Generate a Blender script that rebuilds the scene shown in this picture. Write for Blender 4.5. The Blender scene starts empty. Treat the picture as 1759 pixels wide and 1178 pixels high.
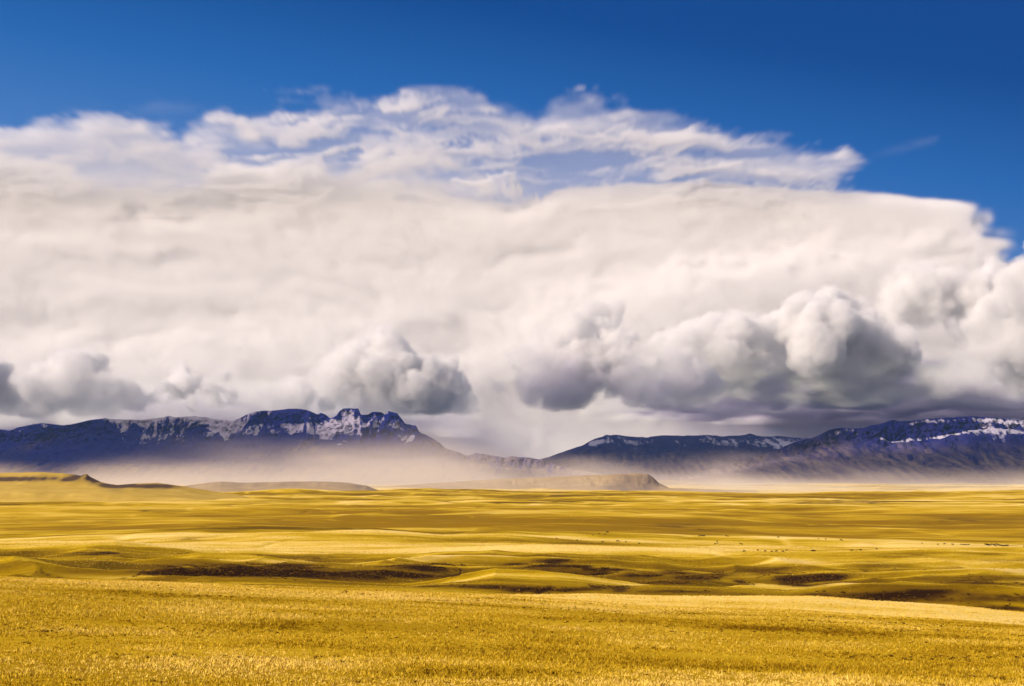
import bpy, math
import numpy as np
from mathutils import Vector

sc = bpy.context.scene
COL = sc.collection
R_ = math.radians

# ------------------------------------------------------------------ camera
F = 3967.0                       # focal length in photo pixels (photo 1759 wide)
HV = 838.0                       # row of the eye level in the photo
PITCH = math.atan((HV - 589) / F)
cd = bpy.data.cameras.new('camera'); cam = bpy.data.objects.new('camera', cd); COL.objects.link(cam); sc.camera = cam
cd.sensor_width = 36; cd.lens = 36 * F / 1759; cd.clip_start = .5; cd.clip_end = 400000
cam.rotation_euler = (math.pi / 2 + PITCH, 0, 0)

# ------------------------------------------------------------------ sun and sky
AZ, EL = R_(-117), R_(30)
sdir = Vector((math.sin(AZ) * math.cos(EL), math.cos(AZ) * math.cos(EL), math.sin(EL)))
sl = bpy.data.lights.new('sun', 'SUN'); sl.energy = 5.0; sl.angle = R_(.53); sl.color = (1, .84, .71)
so = bpy.data.objects.new('sun', sl); COL.objects.link(so); so.rotation_euler = sdir.to_track_quat('Z', 'Y').to_euler()

wd = bpy.data.worlds.new('World'); sc.world = wd; wd.use_nodes = True
nt = wd.node_tree; bg = nt.nodes['Background']
N, K = nt.nodes.new, nt.links.new
sky = N('ShaderNodeTexSky'); sky.sky_type = 'NISHITA'; sky.sun_disc = False
sky.sun_elevation = EL; sky.sun_rotation = AZ; sky.altitude = 1400; sky.air_density = 1.0; sky.dust_density = .3; sky.ozone_density = 4.0
tc = N('ShaderNodeTexCoord'); sx = N('ShaderNodeSeparateXYZ'); K(tc.outputs['Generated'], sx.inputs[0])
# deep polarised blue: a filter on the Nishita sky that varies with height and with the angle from the sun
cr = N('ShaderNodeValToRGB'); e = cr.color_ramp.elements
SKYF = [(0.0, (.50, .46, .41)), (.06, (.16, .30, .60)), (.11, (.075, .235, .60)), (.16, (.018, .145, .48)), (.205, (.001, .070, .31)), (.27, (.001, .054, .27)), (.42, (.13, .19, .34)), (1, (.50, .45, .52))]
e[0].position, e[0].color = SKYF[0][0], (*SKYF[0][1], 1); e[1].position, e[1].color = 1, (*SKYF[-1][1], 1)
for p, c in SKYF[1:-1]:
    q = e.new(p); q.color = (*c, 1)
ma = N('ShaderNodeMath'); ma.operation = 'MULTIPLY_ADD'; ma.inputs[1].default_value = .16
K(sx.outputs[0], ma.inputs[0]); K(sx.outputs[2], ma.inputs[2]); K(ma.outputs[0], cr.inputs[0])
nr = N('ShaderNodeVectorMath'); nr.operation = 'MULTIPLY'; K(sky.outputs[0], nr.inputs[0]); nr.inputs[1].default_value = (.12, .10, .09)
mx = N('ShaderNodeMix'); mx.data_type = 'RGBA'; mx.inputs[0].default_value = .98
K(nr.outputs[0], mx.inputs[6]); K(cr.outputs[0], mx.inputs[7]); 
# unseen sky behind the viewer: mauve-white fill added to neutralise shaded sides
fy = N('ShaderNodeMath'); fy.operation = 'MULTIPLY_ADD'; fy.inputs[1].default_value = -1.3; fy.inputs[2].default_value = .42; fy.use_clamp = True; K(sx.outputs[1], fy.inputs[0])
m3 = N('ShaderNodeMix'); m3.data_type = 'RGBA'; K(fy.outputs[0], m3.inputs[0]); K(mx.outputs[2], m3.inputs[6]); m3.inputs[7].default_value = (.38, .34, .40, 1); K(m3.outputs[2], bg.inputs[0])
bg.inputs[1].default_value = .72
sc.view_settings.view_transform = 'Standard'; sc.view_settings.look = 'None'; sc.view_settings.exposure = .35; sc.view_settings.gamma = 1
cy = sc.cycles
cy.max_bounces = 10; cy.volume_bounces = 5; cy.diffuse_bounces = 2; cy.glossy_bounces = 1; cy.transparent_max_bounces = 8

# ------------------------------------------------------------------ helpers
cP, sP = math.cos(PITCH), math.sin(PITCH)
def pix(u, v, Y):
    dx = (np.asarray(u) - 879.5) / F; dy = (589 - np.asarray(v)) / F
    t = Y / (cP - dy * sP)
    return dx * t, Y, (sP + dy * cP) * t
def proj(x, y, z):
    dep = y * cP + z * sP; up = z * cP - y * sP
    return 879.5 + F * x / dep, 589 - F * up / dep
def sstep(a, b, x):
    t = np.clip((x - a) / (b - a), 0, 1); return t * t * (3 - 2 * t)
def poly(pts, u):
    p = np.array(pts, float); return np.interp(u, p[:, 0], p[:, 1])
_rs = np.random.default_rng(11); _LAT = _rs.standard_normal((256, 256)).astype(np.float32)
def n2(x, y, seed=0):
    x = np.asarray(x) + seed * 37.17; y = np.asarray(y) + seed * 91.73
    i = np.floor(x).astype(np.int64); j = np.floor(y).astype(np.int64); a = x - i; b = y - j
    a = a * a * a * (a * (6 * a - 15) + 10); b = b * b * b * (b * (6 * b - 15) + 10)
    i0, i1, j0, j1 = i & 255, (i + 1) & 255, j & 255, (j + 1) & 255
    return (_LAT[i0, j0] * (1 - a) + _LAT[i1, j0] * a) * (1 - b) + (_LAT[i0, j1] * (1 - a) + _LAT[i1, j1] * a) * b
def f2(x, y, seed=0, octs=4, g=.5):
    o = 0; k = 1
    for q in range(octs):
        o = o + k * n2(x, y, seed + q); x = x * 2.03 + 3.1; y = y * 2.03 + 1.7; k *= g
    return o
def blob(u, v, cu, cv, ru, rv, ang=0.):
    a = R_(ang); du, dv = u - cu, v - cv
    p = du * math.cos(a) + dv * math.sin(a); q = -du * math.sin(a) + dv * math.cos(a)
    return np.exp(-((p / ru) ** 2 + (q / rv) ** 2))

def mat(name, rough=.9):
    m = bpy.data.materials.new(name); m.use_nodes = True
    b = m.node_tree.nodes['Principled BSDF']; b.inputs['Roughness'].default_value = rough; b.inputs['Specular IOR Level'].default_value = .02
    return m, m.node_tree, b
def attr(t, name):
    a = t.nodes.new('ShaderNodeAttribute'); a.attribute_name = name; return a.outputs['Fac']
def mixc(t, f, a, b):
    m = t.nodes.new('ShaderNodeMix'); m.data_type = 'RGBA'; m.clamp_factor = True
    for s, q in ((m.inputs[0], f), (m.inputs[6], a), (m.inputs[7], b)):
        if isinstance(q, tuple): s.default_value = (*q, 1)
        elif isinstance(q, (int, float)): s.default_value = q
        else: t.links.new(q, s)
    return m.outputs[2]
def mth(t, op, *a):
    m = t.nodes.new('ShaderNodeMath'); m.operation = op
    for s, q in zip(m.inputs, a):
        if isinstance(q, (int, float)): s.default_value = q
        else: t.links.new(q, s)
    return m.outputs[0]
def noise_tex(t, scale, detail=4, vec=None, mul=(1, 1, 1)):
    c = t.nodes.new('ShaderNodeTexCoord'); mp = t.nodes.new('ShaderNodeMapping'); mp.inputs['Scale'].default_value = mul
    n = t.nodes.new('ShaderNodeTexNoise'); n.inputs['Scale'].default_value = scale; n.inputs['Detail'].default_value = detail
    t.links.new(c.outputs['Object'], mp.inputs[0]); t.links.new(mp.outputs[0], n.inputs['Vector']); return n.outputs['Fac']

def grid_mesh(name, X, Y, Z, attrs, material, close=False):
    nr_, nc = X.shape
    me = bpy.data.meshes.new(name); me.vertices.add(X.size)
    me.vertices.foreach_set('co', np.stack([X, Y, Z], -1).astype(np.float32).ravel())
    idx = np.arange(X.size).reshape(nr_, nc)
    if close: idx = np.concatenate([idx, idx[:, :1]], 1)
    q = np.stack([idx[:-1, :-1], idx[:-1, 1:], idx[1:, 1:], idx[1:, :-1]], -1).reshape(-1, 4)
    me.loops.add(q.size); me.loops.foreach_set('vertex_index', q.astype(np.int32).ravel())
    me.polygons.add(len(q)); me.polygons.foreach_set('loop_start', np.arange(0, q.size, 4, dtype=np.int32))
    me.polygons.foreach_set('use_smooth', np.ones(len(q), bool)); me.update()
    for k, a in attrs.items():
        at = me.attributes.new(k, 'FLOAT', 'POINT'); at.data.foreach_set('value', np.broadcast_to(a, X.shape).astype(np.float32).ravel())
    me.materials.append(material)
    o = bpy.data.objects.new(name, me); COL.objects.link(o); return o
def tri_mesh(name, V, Fc, attrs, material):
    me = bpy.data.meshes.new(name); me.vertices.add(len(V)); me.vertices.foreach_set('co', V.astype(np.float32).ravel())
    me.loops.add(Fc.size); me.loops.foreach_set('vertex_index', Fc.astype(np.int32).ravel())
    me.polygons.add(len(Fc)); me.polygons.foreach_set('loop_start', np.arange(0, Fc.size, 3, dtype=np.int32)); me.update()
    for k, a in attrs.items():
        at = me.attributes.new(k, 'FLOAT', 'POINT'); at.data.foreach_set('value', a.astype(np.float32))
    me.materials.append(material)
    o = bpy.data.objects.new(name, me); COL.objects.link(o); return o
def tag(o, label, cat, group=None, kind=None):
    o['label'] = label; o['category'] = cat
    if group: o['group'] = group
    if kind: o['kind'] = kind
    return o

def pchip(xs, Zs, x):
    """xs (n,), Zs (n, m) -> (len(x), m): shape preserving cubic."""
    xs = np.asarray(xs, float); h = np.diff(xs); d = np.diff(Zs, axis=0) / h[:, None]
    m = np.zeros_like(Zs); w1 = (2 * h[1:] + h[:-1])[:, None]; w2 = (h[1:] + 2 * h[:-1])[:, None]
    a, b = d[:-1], d[1:]; ok = a * b > 0
    with np.errstate(divide='ignore', invalid='ignore'): hm = (w1 + w2) / (w1 / a + w2 / b)
    m[1:-1] = np.where(ok, hm, 0); m[0] = d[0]; m[-1] = d[-1]
    k = np.clip(np.searchsorted(xs, x) - 1, 0, len(h) - 1); hk = h[k][:, None]; t = ((x - xs[k]) / h[k])[:, None]
    return ((1 + 2 * t) * (1 - t) ** 2) * Zs[k] + (t * (1 - t) ** 2) * hk * m[k] + (t * t * (3 - 2 * t)) * Zs[k + 1] + (t * t * (t - 1)) * hk * m[k + 1]

# ------------------------------------------------------------------ ground: one sheet, lofted through the crests and hollows of the prairie
CR = [(-300, 980), (0, 988), (200, 993), (450, 1003), (640, 1010), (850, 1020), (1000, 1031), (1090, 1040), (1350, 1051), (1500, 1061), (1759, 1076), (2100, 1092)]
def off(p, d): return [(a, b + d) for a, b in p]
LINES = [  # (distance, photo polyline of the ground there)
 (116, [(0, 1172), (900, 1180), (1759, 1192)]),
 (200, [(-300, 1040), (0, 1046), (640, 1064), (1090, 1086), (1759, 1114)]),
 (300, CR),
 (355, off(CR, 12)),
 (440, [(-300, 1010), (600, 1020), (780, 1022), (850, 1019), (1020, 1018), (1150, 1023), (1400, 1027), (1500, 1036), (1620, 1043), (1759, 1056), (2100, 1070)]),
 (560, [(0, 1080), (1759, 1105)]),
 (850, [(0, 1035), (900, 1060), (1759, 1085)]),
 (1040, [(0, 1003), (500, 1006), (700, 1014), (900, 1024), (1300, 1030), (1500, 1040), (1759, 1056)]),
 (1085, [(0, 1000), (500, 1002), (700, 1009), (780, 1003), (850, 1001), (910, 1004), (1000, 1008), (1060, 1014), (1120, 1009), (1250, 1012), (1350, 1017), (1480, 1004), (1600, 1003), (1700, 1006), (1759, 1012)]),
 (1210, [(0, 996), (500, 998), (690, 1004), (760, 994), (850, 975), (1000, 985), (1100, 997), (1250, 1003), (1400, 1006), (1500, 1001), (1759, 1008)]),
 (1330, [(0, 992), (255, 988), (420, 990), (560, 993), (760, 996), (900, 998), (1400, 1010), (1759, 1016)]),
 (1400, [(0, 986), (255, 986), (420, 989), (560, 992), (760, 991), (900, 990), (1100, 998), (1400, 1002), (1759, 1006)]),
 (1500, [(0, 954), (150, 957), (270, 962), (400, 966), (520, 969), (600, 970), (680, 967), (760, 969), (800, 982), (900, 974), (960, 972), (1100, 985), (1300, 993), (1400, 990), (1759, 995)]),
 (1680, [(0, 956), (400, 966), (560, 967), (600, 966), (900, 962), (950, 961), (1050, 968), (1250, 976), (1400, 978), (1759, 984)]),
 (1900, [(0, 950), (300, 950), (560, 962), (620, 962), (800, 956), (1050, 958), (1250, 966), (1400, 968), (1759, 975)]),
 (2200, [(0, 938), (200, 930), (380, 946), (560, 952), (700, 949), (950, 942), (1100, 947), (1250, 951), (1450, 953), (1580, 949), (1650, 950), (1759, 955)]),
 (2450, [(0, 938), (400, 946), (900, 946), (1759, 958)]),
 (3150, [(0, 926), (250, 914), (450, 906), (560, 906), (640, 904), (760, 911), (870, 908), (950, 912), (1050, 915), (1250, 922), (1400, 928), (1759, 940)]),
 (3500, [(0, 918), (450, 909), (760, 914), (1050, 916), (1400, 928), (1759, 935)]),
 (4400, [(0, 893), (700, 884), (1000, 886), (1400, 902), (1759, 905)]),
 (5600, [(0, 869), (700, 868), (1100, 872), (1759, 876)]),
 (7200, [(0, 858), (700, 857), (1100, 859), (1759, 860)]),
 (9500, [(0, 845), (250, 843), (450, 842), (600, 842), (740, 840), (880, 846), (1050, 847), (1130, 849), (1400, 850), (1500, 848), (1700, 845), (1759, 843)]),
 (11000, [(0, 849), (1759, 853)]),
 (15000, [(0, 840), (700, 838), (1130, 843), (1400, 846), (1759, 841)]),
 (19000, [(0, 836), (900, 834), (1200, 834), (1759, 834)]),
 (24000, [(0, 826), (1000, 824), (1300, 826), (1759, 828)]),
 (34000, [(0, 822), (1759, 822)]),
]
th = np.concatenate([np.linspace(-180, -50, 20, endpoint=False), np.linspace(-50, -17, 50, endpoint=False),
                     np.linspace(-17, 17, 1180, endpoint=False), np.linspace(17, 50, 50, endpoint=False), np.linspace(50, 180, 20, endpoint=False)])
thr = np.radians(th); thc = np.clip(thr, R_(-50), R_(50))
rho = np.concatenate([[.4, 1, 2, 4, 7, 12, 18, 26, 36, 48], np.exp(np.arange(math.log(60), math.log(34000), .0044)), [36000, 42000, 60000, 100000, 200000]])
UU = 879.5 + F * np.tan(thc) * 1.0
Zl = [q + 0 * thr for q in (-1.7, -1.75, -2.5, -5.3, -8.0)]; Dl = [.3, 4, 18, 45, 80]
for D, pl in LINES:
    Yd = D * np.cos(thc); Zl.append(pix(UU, poly(pl, UU), Yd)[2]); Dl.append(D)
for D in (60000, 210000): Zl.append(Zl[-1].copy()); Dl.append(D)
Zg = pchip(np.log(Dl), np.array(Zl), np.log(rho))
back = sstep(55, 120, np.abs(th))[None, :]; Zg = Zg * (1 - back) + Zg.mean(1, keepdims=True) * back
RH = rho[:, None]; X = RH * np.sin(thr)[None]; Yg = RH * np.cos(thr)[None]
w1 = 200 * n2(X / 1800, Yg / 1800, 3); Xw, Yw = X + w1, Yg + 200 * n2(X / 1800, Yg / 1800, 4)
nA = f2(Xw / 1500, Yw / 1100, 5, 2); nB = f2(Xw / 420, Yw / 300, 9, 2); nC = f2(Xw / 140, Yw / 110, 14, 2); nD = f2(X / 40, Yg / 40, 21, 3)
far = sstep(500, 1500, RH); vfar = sstep(3000, 9000, RH)
gul = np.abs(n2(Xw / 260, Yw / 200, 31))  # little draws
Zg = Zg + far * (vfar * 4.5 * nA + (1.6 + 1.8 * vfar) * nB + (.75 + .3 * vfar) * nC + 2.3 * sstep(1900, 2500, RH) * (1 - np.abs(n2(Xw / 620 + Yw / 900, Yw / 420, 141)) * 1.6 + .4 * nB) - 1.2 * np.exp(-(gul / .12) ** 2)) + .10 * nD * sstep(60, 200, RH) + .35 * nC * sstep(60, 200, RH) * (1 - far)
cou = sstep(1080, 1300, RH) * sstep(2300, 1900, RH)
kn = (1 - np.abs(n2(Xw / 95, Yw / 110, 35))) * 1.6 + (1 - np.abs(n2(Xw / 45, Yw / 60, 36))) * .7 - 1.7
Zg = Zg + cou * kn * 2.9
Ug, Vg = proj(X, np.maximum(Yg, 1), Zg)

# ground tones: brush with painted shade on the coulee banks (b), orange stands of grass (o), straw and painted highlights on the crests (d)
BRUSH_SHADE = [  # u, v, ru, rv, strength, ymin, ymax
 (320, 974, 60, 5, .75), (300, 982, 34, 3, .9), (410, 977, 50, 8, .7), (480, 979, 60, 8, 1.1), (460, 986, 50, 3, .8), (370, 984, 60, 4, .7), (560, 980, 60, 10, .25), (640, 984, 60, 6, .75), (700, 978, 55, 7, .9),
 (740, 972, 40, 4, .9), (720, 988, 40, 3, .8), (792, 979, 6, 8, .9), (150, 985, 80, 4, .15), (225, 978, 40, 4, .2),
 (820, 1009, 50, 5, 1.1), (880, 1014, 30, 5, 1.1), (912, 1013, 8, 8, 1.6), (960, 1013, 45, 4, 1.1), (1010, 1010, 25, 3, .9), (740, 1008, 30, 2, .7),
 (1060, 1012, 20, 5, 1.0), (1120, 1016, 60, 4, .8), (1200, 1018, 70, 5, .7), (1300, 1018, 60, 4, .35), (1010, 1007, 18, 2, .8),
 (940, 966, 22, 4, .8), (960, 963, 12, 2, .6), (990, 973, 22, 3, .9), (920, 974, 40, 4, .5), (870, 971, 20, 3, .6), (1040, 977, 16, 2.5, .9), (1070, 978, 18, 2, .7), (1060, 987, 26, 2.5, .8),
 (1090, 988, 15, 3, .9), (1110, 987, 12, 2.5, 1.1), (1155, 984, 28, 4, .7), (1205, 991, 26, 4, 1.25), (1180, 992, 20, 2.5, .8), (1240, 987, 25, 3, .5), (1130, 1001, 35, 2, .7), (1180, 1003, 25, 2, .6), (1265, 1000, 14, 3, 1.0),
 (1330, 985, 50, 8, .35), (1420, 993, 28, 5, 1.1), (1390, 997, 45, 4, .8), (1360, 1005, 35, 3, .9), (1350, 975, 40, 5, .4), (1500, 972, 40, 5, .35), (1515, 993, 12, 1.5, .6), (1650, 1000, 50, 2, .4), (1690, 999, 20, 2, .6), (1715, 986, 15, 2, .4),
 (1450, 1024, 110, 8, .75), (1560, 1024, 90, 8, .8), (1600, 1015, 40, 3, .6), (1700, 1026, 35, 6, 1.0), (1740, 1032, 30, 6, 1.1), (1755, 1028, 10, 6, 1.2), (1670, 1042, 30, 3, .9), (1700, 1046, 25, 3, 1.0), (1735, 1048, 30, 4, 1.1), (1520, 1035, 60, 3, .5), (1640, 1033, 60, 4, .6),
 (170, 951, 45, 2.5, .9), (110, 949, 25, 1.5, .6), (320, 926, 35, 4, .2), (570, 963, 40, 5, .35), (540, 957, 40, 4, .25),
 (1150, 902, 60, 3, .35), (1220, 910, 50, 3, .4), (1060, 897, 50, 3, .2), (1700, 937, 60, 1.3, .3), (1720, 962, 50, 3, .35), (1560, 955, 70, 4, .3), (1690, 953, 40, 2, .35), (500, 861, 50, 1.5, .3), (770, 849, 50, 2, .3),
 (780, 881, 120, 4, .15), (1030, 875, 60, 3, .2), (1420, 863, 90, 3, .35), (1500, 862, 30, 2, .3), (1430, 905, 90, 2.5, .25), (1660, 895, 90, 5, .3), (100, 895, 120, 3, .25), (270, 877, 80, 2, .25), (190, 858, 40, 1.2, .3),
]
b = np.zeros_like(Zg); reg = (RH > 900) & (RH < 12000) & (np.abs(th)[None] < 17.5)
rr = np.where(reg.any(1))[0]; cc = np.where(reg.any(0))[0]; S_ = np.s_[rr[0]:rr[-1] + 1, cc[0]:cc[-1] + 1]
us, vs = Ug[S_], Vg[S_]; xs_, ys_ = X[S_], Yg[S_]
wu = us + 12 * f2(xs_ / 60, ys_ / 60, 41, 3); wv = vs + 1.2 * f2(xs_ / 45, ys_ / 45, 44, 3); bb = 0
for t_ in BRUSH_SHADE: bb = bb + 1.5 * t_[4] * blob(wu, wv, t_[0], t_[1], t_[2], t_[3])
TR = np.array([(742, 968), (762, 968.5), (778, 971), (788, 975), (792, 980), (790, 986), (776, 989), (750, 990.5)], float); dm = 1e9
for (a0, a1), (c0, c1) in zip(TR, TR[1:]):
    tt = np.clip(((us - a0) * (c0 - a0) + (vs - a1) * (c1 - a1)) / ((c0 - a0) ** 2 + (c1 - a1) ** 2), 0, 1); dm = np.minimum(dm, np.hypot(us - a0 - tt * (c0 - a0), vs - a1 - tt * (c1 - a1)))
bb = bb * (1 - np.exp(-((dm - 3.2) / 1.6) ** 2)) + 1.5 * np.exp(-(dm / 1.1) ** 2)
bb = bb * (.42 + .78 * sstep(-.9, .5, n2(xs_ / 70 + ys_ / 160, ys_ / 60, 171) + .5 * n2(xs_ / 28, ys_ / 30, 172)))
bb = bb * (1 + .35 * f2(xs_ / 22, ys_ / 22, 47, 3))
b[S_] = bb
# rougher, greener ground over the whole coulee
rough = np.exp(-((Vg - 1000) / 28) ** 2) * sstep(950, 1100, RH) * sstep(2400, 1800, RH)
# viewer-facing banks and gully lines get shade painted in with the brush
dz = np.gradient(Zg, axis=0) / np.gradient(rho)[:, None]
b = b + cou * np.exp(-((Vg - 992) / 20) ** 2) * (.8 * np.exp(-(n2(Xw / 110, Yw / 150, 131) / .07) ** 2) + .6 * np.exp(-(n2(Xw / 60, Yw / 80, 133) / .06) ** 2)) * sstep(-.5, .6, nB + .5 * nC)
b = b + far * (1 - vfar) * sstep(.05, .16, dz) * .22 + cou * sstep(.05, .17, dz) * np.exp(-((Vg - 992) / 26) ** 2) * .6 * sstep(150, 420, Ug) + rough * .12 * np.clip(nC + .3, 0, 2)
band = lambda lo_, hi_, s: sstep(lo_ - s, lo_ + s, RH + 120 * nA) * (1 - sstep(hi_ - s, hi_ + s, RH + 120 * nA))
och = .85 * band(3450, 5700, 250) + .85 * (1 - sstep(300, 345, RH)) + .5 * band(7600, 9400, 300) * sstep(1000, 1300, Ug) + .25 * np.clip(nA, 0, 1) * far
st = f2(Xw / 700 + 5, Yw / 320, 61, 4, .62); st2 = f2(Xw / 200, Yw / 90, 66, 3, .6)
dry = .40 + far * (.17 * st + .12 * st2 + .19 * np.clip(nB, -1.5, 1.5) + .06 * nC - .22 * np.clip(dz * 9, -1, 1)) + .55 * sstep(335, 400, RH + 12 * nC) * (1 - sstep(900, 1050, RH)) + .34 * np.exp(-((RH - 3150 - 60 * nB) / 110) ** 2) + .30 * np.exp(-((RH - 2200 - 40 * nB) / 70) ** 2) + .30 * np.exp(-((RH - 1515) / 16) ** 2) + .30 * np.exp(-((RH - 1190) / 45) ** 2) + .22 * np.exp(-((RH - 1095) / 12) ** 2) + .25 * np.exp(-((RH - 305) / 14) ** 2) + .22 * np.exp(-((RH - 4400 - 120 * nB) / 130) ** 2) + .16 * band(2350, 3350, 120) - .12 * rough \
    + .30 * sstep(9200, 12000, RH) - .08 * band(3450, 5700, 250) + .10 * band(5900, 7500, 250)  # straw tone with slope shade and crest highlights painted in
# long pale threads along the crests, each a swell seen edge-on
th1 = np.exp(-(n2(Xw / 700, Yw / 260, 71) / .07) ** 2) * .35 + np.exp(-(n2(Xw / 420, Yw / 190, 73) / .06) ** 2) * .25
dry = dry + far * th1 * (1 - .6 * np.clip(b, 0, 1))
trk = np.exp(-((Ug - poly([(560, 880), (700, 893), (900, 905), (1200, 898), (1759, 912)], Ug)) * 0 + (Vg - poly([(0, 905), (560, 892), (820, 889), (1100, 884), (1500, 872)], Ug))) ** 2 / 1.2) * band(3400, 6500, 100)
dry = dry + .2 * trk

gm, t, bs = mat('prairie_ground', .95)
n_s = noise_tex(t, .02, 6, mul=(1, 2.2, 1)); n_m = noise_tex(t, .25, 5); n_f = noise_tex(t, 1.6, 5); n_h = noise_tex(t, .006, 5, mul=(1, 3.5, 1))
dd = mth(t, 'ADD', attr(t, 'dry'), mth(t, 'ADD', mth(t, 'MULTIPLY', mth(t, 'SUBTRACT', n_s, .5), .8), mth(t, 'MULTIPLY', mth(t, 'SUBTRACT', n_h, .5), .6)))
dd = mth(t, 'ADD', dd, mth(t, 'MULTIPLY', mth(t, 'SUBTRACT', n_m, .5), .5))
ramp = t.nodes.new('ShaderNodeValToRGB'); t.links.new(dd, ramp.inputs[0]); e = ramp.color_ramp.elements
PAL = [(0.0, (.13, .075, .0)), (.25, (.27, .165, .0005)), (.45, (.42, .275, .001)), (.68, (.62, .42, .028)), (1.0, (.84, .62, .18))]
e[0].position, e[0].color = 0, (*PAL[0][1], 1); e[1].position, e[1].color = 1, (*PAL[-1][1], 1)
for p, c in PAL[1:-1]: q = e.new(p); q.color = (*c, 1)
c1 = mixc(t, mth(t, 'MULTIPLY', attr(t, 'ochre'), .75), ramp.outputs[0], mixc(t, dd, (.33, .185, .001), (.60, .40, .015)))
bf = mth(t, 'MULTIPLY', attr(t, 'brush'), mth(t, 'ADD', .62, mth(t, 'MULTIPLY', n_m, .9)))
c2 = mixc(t, mth(t, 'MULTIPLY', bf, 1.1), c1, mixc(t, mth(t, 'SUBTRACT', bf, .55), (.125, .066, .004), (.020, .008, .003)))  # dark tone carries painted shade as well as brush cover
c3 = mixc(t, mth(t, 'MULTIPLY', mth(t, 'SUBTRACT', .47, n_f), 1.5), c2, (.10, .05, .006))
c4 = mixc(t, attr(t, 'forest_shade'), c3, (.022, .036, .050))  # far ground darkened as if cloud-shaded, cutting warm bounce
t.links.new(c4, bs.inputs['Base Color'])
ground = grid_mesh('ground', X, Yg, Zg, {'dry': dry, 'ochre': och, 'brush': np.clip(b, 0, 1.6), 'forest_shade': sstep(25000, 30000, RH)}, gm, close=True)
tag(ground, 'rolling golden prairie of dry grass cut by a brushy coulee', 'prairie', kind='structure')

ic0 = np.where((th > -17) & (th < 17))[0]
def on_ground(u, v, dmin=60):
    """world point of the ground seen at photo pixel (u, v)"""
    a = math.atan((u - 879.5) / F); j = np.argmin(np.abs(thr - a)); vv = Vg[:, j]
    k = np.where((rho > dmin) & (vv <= v))[0]; k = k[0] if len(k) else len(rho) - 6
    f = np.clip((vv[k - 1] - v) / max(vv[k - 1] - vv[k], 1e-6), 0, 1)
    r = rho[k - 1] * (1 - f) + rho[k] * f
    return r * math.sin(a), r * math.cos(a), Zg[k - 1, j] * (1 - f) + Zg[k, j] * f
LR, TH0, TH1 = np.log(rho), ic0[0], ic0[-1]
def ground_z(x, y):
    r = np.hypot(x, y); a = np.arctan2(x, y)
    i = np.clip(np.searchsorted(rho, r) - 1, 0, len(rho) - 2); j = np.clip(np.searchsorted(thr, a) - 1, 0, len(thr) - 2)
    f = (r - rho[i]) / (rho[i + 1] - rho[i]); g = (a - thr[j]) / (thr[j + 1] - thr[j])
    return (Zg[i, j] * (1 - f) + Zg[i + 1, j] * f) * (1 - g) + (Zg[i, j + 1] * (1 - f) + Zg[i + 1, j + 1] * f) * g

# ------------------------------------------------------------------ landforms lofted the same way
def landform(name, lines, u0, u1, du, material, amp, label, cat, crest_i, snowf=None, scree_shade_f=None, seed=0, jag=3., butt=(90., 40.)):
    u = np.arange(u0, u1, du); D, Z, ys = [], [], []
    for Dy, pl, n in lines:
        D.append(Dy); Z.append(pix(u, poly(pl, u), Dy)[2]); ys.append(n)
    Z = np.array(Z); rows, R2 = [], []
    for k in range(len(D) - 1):
        tt = np.linspace(0, 1, ys[k], endpoint=False); rows.append(D[k] + tt * (D[k + 1] - D[k])); R2.append(k + tt)
    rows = np.concatenate(rows + [[D[-1]]]); kk = np.concatenate(R2 + [[len(D) - 1]])
    Zz = pchip(D, Z, rows) * .35 + .65 * (Z[np.minimum(kk.astype(int), len(D) - 2)] * (1 - (kk - np.minimum(kk.astype(int), len(D) - 2)))[:, None] + Z[np.minimum(kk.astype(int), len(D) - 2) + 1] * (kk - np.minimum(kk.astype(int), len(D) - 2))[:, None])
    Yv = np.broadcast_to(rows[:, None], Zz.shape).copy(); Xv = (u[None] - 879.5) / F * np.broadcast_to(rows[:, None], Zz.shape)
    Uo, Vo = proj(Xv, Yv, Zz)
    K_ = kk[:, None]; m = sstep(0.2, 1.2, K_) * (1 - .75 * np.exp(-((K_ - crest_i) / .35) ** 2))
    wx = Xv + 60 * n2(Xv / 300, Zz / 200, seed + 3)
    rid = (1 - np.abs(n2(wx / (butt[0] * 3.2), Zz / 900 + K_ * .2, seed))) + .55 * (1 - np.abs(n2(wx / (butt[0] * 1.3), Zz / 500, seed + 5))) + .3 * (1 - np.abs(n2(wx / (butt[0] * .5), Zz / 200, seed + 6)))
    Yd = Yv - m * amp * (rid - 1.0) + m * .26 * amp * f2(Xv / 40, Zz / 30, seed + 8, 3)
    cr = np.exp(-((K_ - crest_i) / .5) ** 2)
    Zd = Zz + cr * jag * f2(Xv / 60, K_ * 2, seed + 12, 3) + m * .10 * amp * f2(Xv / 150, Yv / 150, seed + 17, 3)
    at = {}
    nz = f2(wx / 45, Zz / 70, seed + 20, 3, .6)
    at['snow'] = np.clip((snowf(Uo, Vo, nz, rid) if snowf else 0 * Zd), 0, 1.3)
    at['scree_shade'] = np.clip(scree_shade_f(Uo, Vo, nz) if scree_shade_f else 0 * Zd, 0, 1)  # pale scree on the mountains, painted shade on the bluff and mesa
    o = grid_mesh(name, Xv, Yd, Zd, at, material)
    tag(o, label, cat, kind='structure'); return o

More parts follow.
